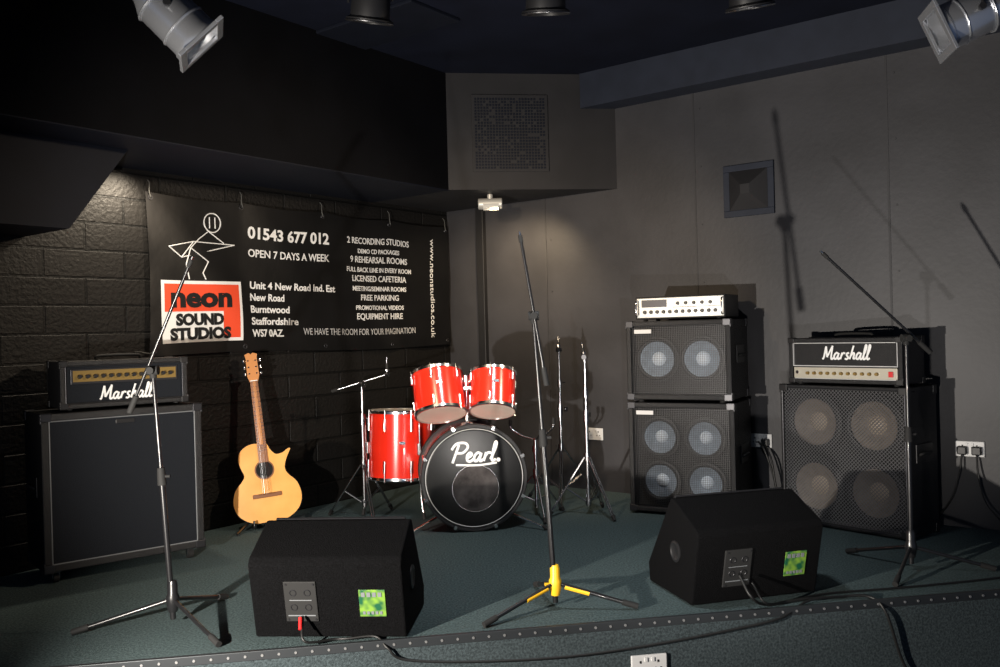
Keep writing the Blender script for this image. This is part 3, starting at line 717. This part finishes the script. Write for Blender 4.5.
# ------------------------------------------------------------ lights fixtures
def par(name,loc,dirv,r,ln_,hangpt,m='alu'):
    P=emp(name,loc); d_=Vector(dirv).normalized(); Rm=d_.to_track_quat('Z','Y').to_matrix().to_4x4()
    bm=NB(); lathe(bm,[(0,-ln_*.62),(r*.45,-ln_*.60),(r*.62,-ln_*.5),(r*.66,-ln_*.3),(r*.97,-ln_*.16),(r*1.0,ln_*.36),(r*1.06,ln_*.38),(r*1.06,ln_*.44),(r*.98,ln_*.44),(r*.97,0),(r*.3,-ln_*.3),(0,-ln_*.3)],Rm,40)
    put(P,'can_body',bm,m,True)
    bm=NB()
    for k in range(2): torus(bm,(0,0,0),r*1.0,.004,Rm@Matrix.Translation((0,0,-ln_*.14+k*ln_*.34)),40,6)
    put(P,'can_ribs',bm,m,True)
    bm=NB(); s=r*1.15; z0_,z1_=ln_*.44,ln_*.48; i_=r*.82
    box(bm,-s,s,i_,s,z0_,z1_,Rm);box(bm,-s,s,-s,-i_,z0_,z1_,Rm);box(bm,-s,-i_,-i_,i_,z0_,z1_,Rm);box(bm,i_,s,-i_,i_,z0_,z1_,Rm); put(P,'gel_frame',bm,m,bevel=.002)
    bm=NB(); lathe(bm,[(r*.9,ln_*.15),(r*.5,ln_*.18),(0,ln_*.19)],Rm,32); put(P,'lamp_lens',bm,'glass',True)
    h_=Vector(hangpt)-Vector(loc); sx=Rm@Vector((1,0,0)); sx.z=0; sx=sx.normalized() if sx.length>.1 else Vector((1,0,0))
    a=sx*(r*1.12); up=Vector((0,0,r*1.5))
    bm=NB(); path(bm,[a,a+up*.7,a*.7+up,-a*.7+up,-a+up*.7,-a],.007,8); tube(bm,a*1.06,a*.9,.014);tube(bm,-a*1.06,-a*.9,.014)
    tube(bm,up,h_,.012); put(P,'yoke_and_hanger',bm,'black',True)
    return P
par('par_can_light',(-1.20,3.3,2.37),(.50,.16,-.52),.094,.35,(-1.20,3.3,ZC))
par('par_can_light',(2.06,3.8,2.45),(-.85,.16,-.36),.100,.34,(2.06,3.8,ZC))
for i,(x,y) in enumerate(((-.55,4.05),(.245,4.0),(1.16,4.0))):
    P=emp('ceiling_spotlight',(x,y,2.64)); bm=NB(); RT=Euler((.28,.15*(1-i),0)).to_matrix().to_4x4()
    lathe(bm,[(0,.13),(.06,.13),(.085,.10),(.09,-.04),(.108,-.05),(.108,-.065),(.086,-.065),(.082,.02),(0,.04)],RT,36); put(P,'spot_housing',bm,'black',True)
    bm=NB(); torus(bm,(0,0,0),.108,.004,RT@Matrix.Translation((0,0,-.06)),36,8); put(P,'rim_ring',bm,'chromed',True)
    bm=NB(); tube(bm,(0,0,.12),(0,0,ZC-2.64),.012); path(bm,[(.1,0,.03),(.1,0,.13),(0,0,.18),(-.1,0,.13),(-.1,0,.03)],.006); put(P,'spot_bracket',bm,'black',True)
P=emp('bulkhead_lamp',(-.045,6.3,2.06)); bm=NB(); tube(bm,(-.085,0,.0),(.085,0,.0),.04,seg=24); tube(bm,(0,0,.03),(0,0,.069),.02); put(P,'lamp_housing',bm,'silverb',True,bevel=.006)
bm=NB(); tube(bm,(-.05,-.012,-.018),(.06,-.012,-.018),.032,seg=20); put(P,'lamp_lens',bm,'glass',True)
# ------------------------------------------------------------ cables
e=emp('audio_cable'); bm=NB()
fe=lambda x:3.414+.1657*x
path(bm,[(-.77,3.34,.10),(-.75,3.27,.03),(-.66,3.335,.012),(-.60,3.34,.012),(-.50,fe(-.50)+.02,.013),(-.45,fe(-.45)-.025,-.02),(-.38,fe(-.38)-.025,-.07),(-.1,fe(-.1)-.025,-.10),(.25,fe(.25)-.025,-.11),(.6,fe(.6)-.025,-.09),(.9,fe(.9)-.025,-.06),(1.1,fe(1.1)-.025,-.03),(1.25,fe(1.25)+.03,.014),(1.5,fe(1.5)+.06,.006)],.005); put(e,'cable_run',bm,'cable',True)
bm=NB(); tube(bm,(-.775,3.325,.10),(-.770,3.295,.065),.007); put(e,'red_plug',bm,'redp',True)
e=emp('audio_cable'); bm=NB()
path(bm,[(.95,3.62,.13),(.98,3.56,.06),(1.06,3.62,.009),(1.22,3.68,.008),(1.38,3.70,.008),(1.5,fe(1.5)+.03,.010),(1.55,fe(1.55)-.03,-.04),(1.62,fe(1.62)-.03,-.25),(1.70,fe(1.7)-.04,-.38)],.006)
path(bm,[(1.0,3.62,.10),(1.04,3.58,.03),(1.15,3.66,.008),(1.35,3.75,.008),(1.65,3.80,.008),(1.95,3.86,.008),(2.3,3.95,.008),(2.8,4.1,.008)],.005)
put(e,'cable_run',bm,'cable',True)
# ------------------------------------------------------------ lights
def spot(name,loc,tgt,w,size,blend,col,rad):
    l=D.lights.new(name,'SPOT'); l.energy=w; l.spot_size=math.radians(size); l.spot_blend=blend; l.color=col; l.shadow_soft_size=rad
    o=D.objects.new(name,l); S.collection.objects.link(o); o.location=loc; o.rotation_euler=(Vector(tgt)-Vector(loc)).to_track_quat('-Z','Y').to_euler(); return o
spot('side_flood_light',(-1.6,1.7,.60),(.9,5.2,1.25),680,105,.6,(1,.92,.82),.022)
spot('front_flood_light',(.45,1.7,.22),(1.2,5.2,1.75),190,76,.9,(1,.94,.88),.025)
spot('par_beam_from_left',(-.9,3.35,2.15),(.4,6.4,1.1),250,60,.9,(1,.76,.50),.08)
spot('par_beam_from_right',(1.8,3.78,2.35),(-1.6,5.1,1.0),220,62,.9,(1,.80,.58),.08)
spot('overhead_wash',(.2,3.4,2.7),(.3,4.6,0),170,78,.9,(.96,.98,1),.12)
spot('bulkhead_beam',(-.03,6.2,2.0),(.1,6.75,1.3),48,130,.9,(1,.76,.48),.03)
spot('soffit_downlight',(-1.90,4.85,2.09),(-2.2,4.9,1.5),46,130,.9,(1,.85,.65),.03)
wd=D.worlds.new('w'); S.world=wd; wd.use_nodes=True; wd.node_tree.nodes['Background'].inputs[0].default_value=(.42,.60,1,1); wd.node_tree.nodes['Background'].inputs[1].default_value=.13
cd=D.cameras.new('camera'); co=D.objects.new('camera',cd); S.collection.objects.link(co); S.camera=co
cd.sensor_width=36; cd.lens=888.57*36/1000; cd.clip_start=.05
co.matrix_world=Matrix.Translation((0,0,1.148))@Matrix.Rotation(pi/2-.0014,4,'X')@Matrix.Rotation(-.0265,4,'Z')
